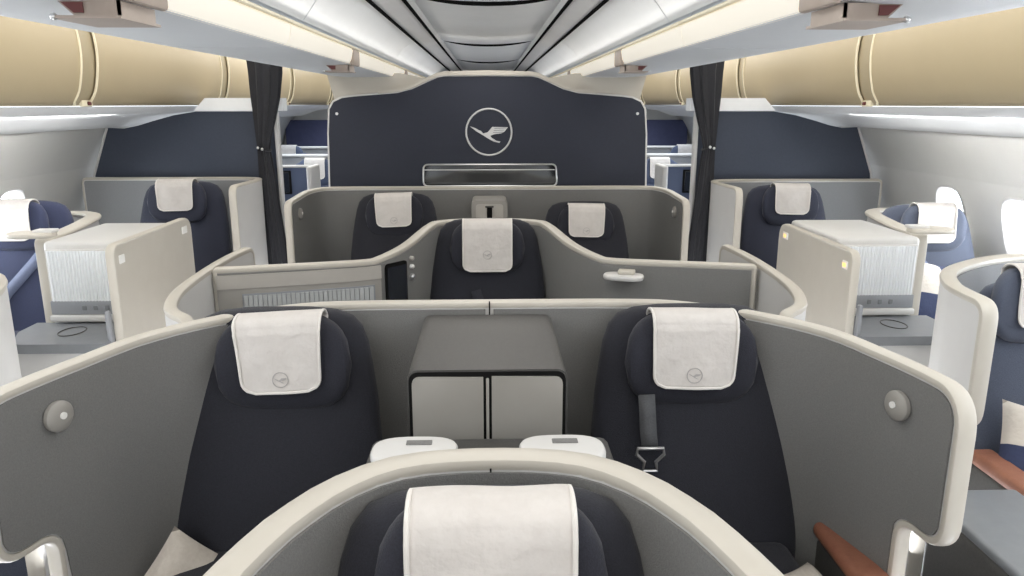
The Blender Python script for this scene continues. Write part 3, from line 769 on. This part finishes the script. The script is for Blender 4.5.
# ------------------------------------------------------------------ overhead bins
G_SIDE = 'tan side overhead bins'; G_CEN = 'centre overhead bins'
ordn = ['nearest', 'second', 'third', 'fourth', 'fifth', 'sixth']
for sx in (-1, 1):
    sd = 'left' if sx < 0 else 'right'
    ys = [1.92, 3.87, 5.82, 7.77, 9.72, 10.72] if sx < 0 else [2.03, 3.98, 5.93, 7.88, 9.83, 10.72]
    ys = [ys[0]-1.95]+ys
    prof = [(2.01, 1.690), (1.985, 1.708), (1.955, 1.76), (1.935, 1.84), (1.925, 1.93), (1.93, 2.02), (1.955, 2.12), (2.0, 2.22), (2.06, 2.30)]
    back = [(2.5, 2.30), (2.5, 1.70)]
    for i in range(len(ys)-1):
        a, b = ys[i], ys[i+1]
        if i == 0: lab = f'tan overhead bin above the {sd} seats, beyond the picture edge'
        else: lab = f'tan overhead bin on the {sd} side wall, {["nearest in view", "second in view", "third in view, beyond the curtain", "fourth in view, beyond the curtain", "fifth in view, far away", "sixth in view, farthest"][i-1]}'
        if i == 0: continue
        T = thing('side_bin', lab, 'overhead bin', (2.2*sx, (a+b)/2, 1.672), G_SIDE)
        g = .155
        bm = bmesh.new(); grid(bm, [[Vector((x*sx, y, z)) for x, z in prof+back+[prof[0]]] for y in (a, b)]); 
        V = None
        obj('housing', bm, M['tan2'], T)
        bm = bmesh.new()
        out = [(x-.012, z) for x, z in prof]
        grid(bm, [[Vector((x*sx, y, z)) for x, z in [prof[0]]+out+[prof[-1]]] for y in (a+g*.5, b-g*.5)])
        D = obj('bin_door', bm, M['tan'], T, label='tan curved door')
        for y in (a+g*.5, b-g*.5):
            hk = -.03 if y < (a+b)/2 else .03
            pth = [Vector((2.0*sx, y+hk*1.6, 1.694)), Vector((1.986*sx, y+hk, 1.700))]+cat([Vector(((x-.012)*sx, y, z)) for x, z in prof[1:]], 3)
            bm = bmesh.new(); tube(bm, pth, .0065, 6); obj('door_trim', bm, M['tantrim'], D, label='cream trim line')
        bm = bmesh.new(); rbox(bm, (1.985*sx, a+.055, 1.703), (.02, .10, .032), .006, 2, Matrix.Rotation(0, 4, 'X')); pl = obj('latch_plate', bm, M['tantrim'], T)
        bm = bmesh.new(); rbox(bm, (1.973*sx, a+.065, 1.703), (.012, .03, .018), .004, 2); obj('latch_button', bm, M['red'], pl, label='dark red button')
    # centre bins: flat underside, rounded aisle edge, lit strip and hanging latch
    ys = [-2.0, .30, 2.60, 4.90, 7.2, 9.5, 10.72]
    for i in range(len(ys)-1):
        a, b = ys[i]+.004, ys[i+1]-.004
        if b < 1.0: continue
        nm = ['nearest the camera', 'second from the camera', 'third, above the navy wall', 'fourth, beyond the navy wall', 'fifth, beyond the navy wall', 'sixth, farthest away'][min(i-1, 5)]
        T = thing('centre_bin', f'white bin with a lit cream strip over the {sd} aisle, {nm}', 'overhead bin', (.9*sx, (a+b)/2, 1.88), G_CEN)
        bm = bmesh.new()
        pr = [(.655, 1.885), (.72, 1.878), (.95, 1.878), (1.05, 1.885), (1.10, 1.90), (1.13, 1.93), (1.145, 1.98), (1.15, 2.1), (1.15, 2.302), (.70, 2.162), (.66, 1.95)]
        R = grid(bm, [[Vector((x*sx, y, z)) for x, z in pr] for y in (a, b)], True); bm.faces.new(R[0]); bm.faces.new(R[1]); obj('underside', bm, M['binwhite'], T)
        bm = bmesh.new(); st = [(.662, 1.884), (.650, 1.888), (.640, 1.905), (.632, 1.945), (.640, 1.955), (.662, 1.955)]
        R = grid(bm, [[Vector((x*sx, y, z)) for x, z in st] for y in (a, b)], True); bm.faces.new(R[0]); bm.faces.new(R[1]); L = obj('light_strip', bm, M['strip'], T, label='glowing cream strip')
        bm = bmesh.new(); rbox(bm, (.632*sx, (a+b)/2, 1.958), (.014, b-a, .012), .003, 1); obj('strip_trim', bm, M['tantrim'], T)
        yl = (a+b)/2+.08
        # latch: curved plate on the strip plus an open box under the bin edge
        bm = bmesh.new(); rbox(bm, (.638*sx, yl, 1.915), (.022, .16, .075), .008, 2); K = obj('latch', bm, M['latch'], T, label='taupe latch plate')
        bm = bmesh.new()
        prism(bm, [(.655, 1.880), (.655, 1.852), (.735, 1.852), (.765, 1.880)], lambda p, q, d: Vector((p*sx, yl-.075+d, q)), .006)
        prism(bm, [(.650, 1.848), (.775, 1.848), (.775, 1.853), (.650, 1.853)], lambda p, q, d: Vector((p*sx, yl-.085+d, q)), .17)
        prism(bm, [(.655, 1.880), (.655, 1.852), (.66, 1.852), (.66, 1.880)], lambda p, q, d: Vector((p*sx, yl-.075+d, q)), .15)
        obj('latch_pocket', bm, M['latch'], K)
        bm = bmesh.new(); prism(bm, [(.718, 1.876), (.718, 1.858), (.735, 1.858), (.756, 1.876)], lambda p, q, d: Vector((p*sx, yl-.079+d, q)), .003); obj('red_tag', bm, M['red'], K, label='dark red tag')
        bm = bmesh.new(); t = bmesh.new(); bmesh.ops.create_icosphere(t, subdivisions=2, radius=.007); merge(bm, t, Matrix.Translation((.770*sx, yl-.08, 1.851))); obj('latch_stud', bm, M['silver'], K)

# ------------------------------------------------------------------ cabin beyond the wall
for sx in (-1, 1):
    sd = 'left' if sx < 0 else 'right'
    T = thing('seat_shell', f'white-edged blue-lit seat shell with a dark screen, seen past the {sd} curtain', 'partition', (1.85*sx, 6.6, 0), G_SHELL)
    bm = bmesh.new(); rbox(bm, (1.93*sx, 6.6, .595), (.86, .05, 1.17), .015, 2); obj('wall_panel', bm, M['bluelit'], T)
    bm = bmesh.new(); tube(bm, [(2.36*sx, 6.575, 1.185), (1.50*sx, 6.575, 1.185)], .012, 8); obj('rim', bm, M['white'], T)
    bm = bmesh.new(); rbox(bm, (1.475*sx, 6.5, .60), (.045, .34, 1.20), .018, 3); obj('end_post', bm, M['white'], T)
    bm = bmesh.new(); rbox(bm, (1.86*sx, 6.568, 1.05), (.36, .02, .20), .008, 2); b = obj('screen_bezel', bm, M['gap'], T)
    bm = bmesh.new(); rbox(bm, (1.86*sx, 6.556, 1.05), (.33, .006, .17), .002, 1); obj('screen', bm, M['screen'], b)
    for r, yy in enumerate((7.9, 9.4)):
        for q, xx in enumerate((1.75, 2.4)):
            place = ['beside the aisle', 'beside the windows'][q]
            seat(f'blue seat in the cabin beyond the {sd} curtain, {ordn[r]} row there, {place}', (xx*sx, yy, 0), fabric='bluelit', headfab='bluelit', emblem=False, full=True, group='seats in the cabin beyond', head=.03+.05*r, cover_w=.2, name='cabin_seat')  # the blue is cabin light painted into the fabric
        T = thing('seat_shell', f'white-topped seat shell in the cabin beyond the {sd} curtain, {ordn[r]} of two', 'partition', (2.1*sx, yy+.22, 0), G_SHELL)
        bm = bmesh.new(); rbox(bm, (2.1*sx, yy+.22, .585), (1.3, .04, 1.17), .015, 2); obj('wall_panel', bm, M['liner_cool'], T)
        bm = bmesh.new(); tube(bm, [(1.45*sx, yy+.2, 1.175), (2.75*sx, yy+.2, 1.175)], .018, 8); obj('rim', bm, M['white'], T)
    bm = bmesh.new(); rbox(bm, (2.05*sx, 10.6, .745), (1.38, .05, 1.49), .01, 1); o = obj('end_partition', bm, M['aftband'], None)
    single(o, f'indigo far end partition seen past the {sd} curtain', 'partition')

# ------------------------------------------------------------------ light
def area(name, loc, size, power, col=(1, 1, 1), rot=(0, 0, 0)):
    l = bpy.data.lights.new(name, 'AREA'); l.shape = 'RECTANGLE'; l.size, l.size_y = size; l.energy = power; l.color = col
    o = bpy.data.objects.new(name, l); COL.objects.link(o); o.location = loc; o.rotation_euler = rot; return o
w = bpy.data.worlds.new('sky'); S.world = w; w.use_nodes = True
bg = w.node_tree.nodes['Background']; bg.inputs[0].default_value = (.86, .93, 1, 1); bg.inputs[1].default_value = 3.0
area('ceiling_lamp', (0, 2.2, 2.10), (.5, 8.5), 30, (1, .96, .90))
for sx in (-1, 1):
    area('aisle_lamp', (1.55*sx, 2.6, 2.26), (.5, 8.0), 32, (1, .95, .86))
    area('cove_lamp', (.585*sx, 3.5, 1.965), (.05, 11.0), 4.5, (1, .97, .93), (0, math.radians(180-35*sx), 0))
    area('window_daylight', (3.6*sx, 4.0, 1.0), (1.4, 6), 900 if sx > 0 else 700, (.88, .94, 1), (0, math.radians(98)*sx, 0))
    area('sidewall_lamp', (2.10*sx, 2.0, 1.615), (.05, 5), 22, (1, .98, .95), (0, math.radians(68)*-sx, 0))
    area('aisle_floor_fill', (1.40*sx, 3.2, .12), (.22, 8), 46, (.95, .97, 1), (PI, 0, 0))  # added upward fill for bin undersides and shells; no real floor lighting
    area('aft_lamp', (2.0*sx, 8.2, 1.58), (.8, 4), 18, (.75, .86, 1))
    area('aft_ceiling_lamp', (1.5*sx, 8.2, 2.24), (.5, 4), 22, (1, .97, .9))
area('forward_fill', (0, -1.6, 1.6), (3.6, .9), 28, (1, .97, .92), (math.radians(85), 0, 0))  # added soft fill from behind the camera, no fitting there

# ------------------------------------------------------------------ camera
cam = bpy.data.cameras.new('camera'); co = bpy.data.objects.new('camera', cam); COL.objects.link(co)
cam.sensor_width = 36; cam.lens = 760/1024*36; cam.clip_start = .05
th = math.atan(184/760); psi = math.atan(24/760*math.cos(th))
co.location = (0, 0, 1.70); co.rotation_euler = (PI/2-th, 0, -psi)
S.camera = co
S.view_settings.view_transform = 'Standard'; S.view_settings.look = 'None'; S.view_settings.exposure = 0
S.cycles.use_denoising = True
S.cycles.sample_clamp_indirect = 4
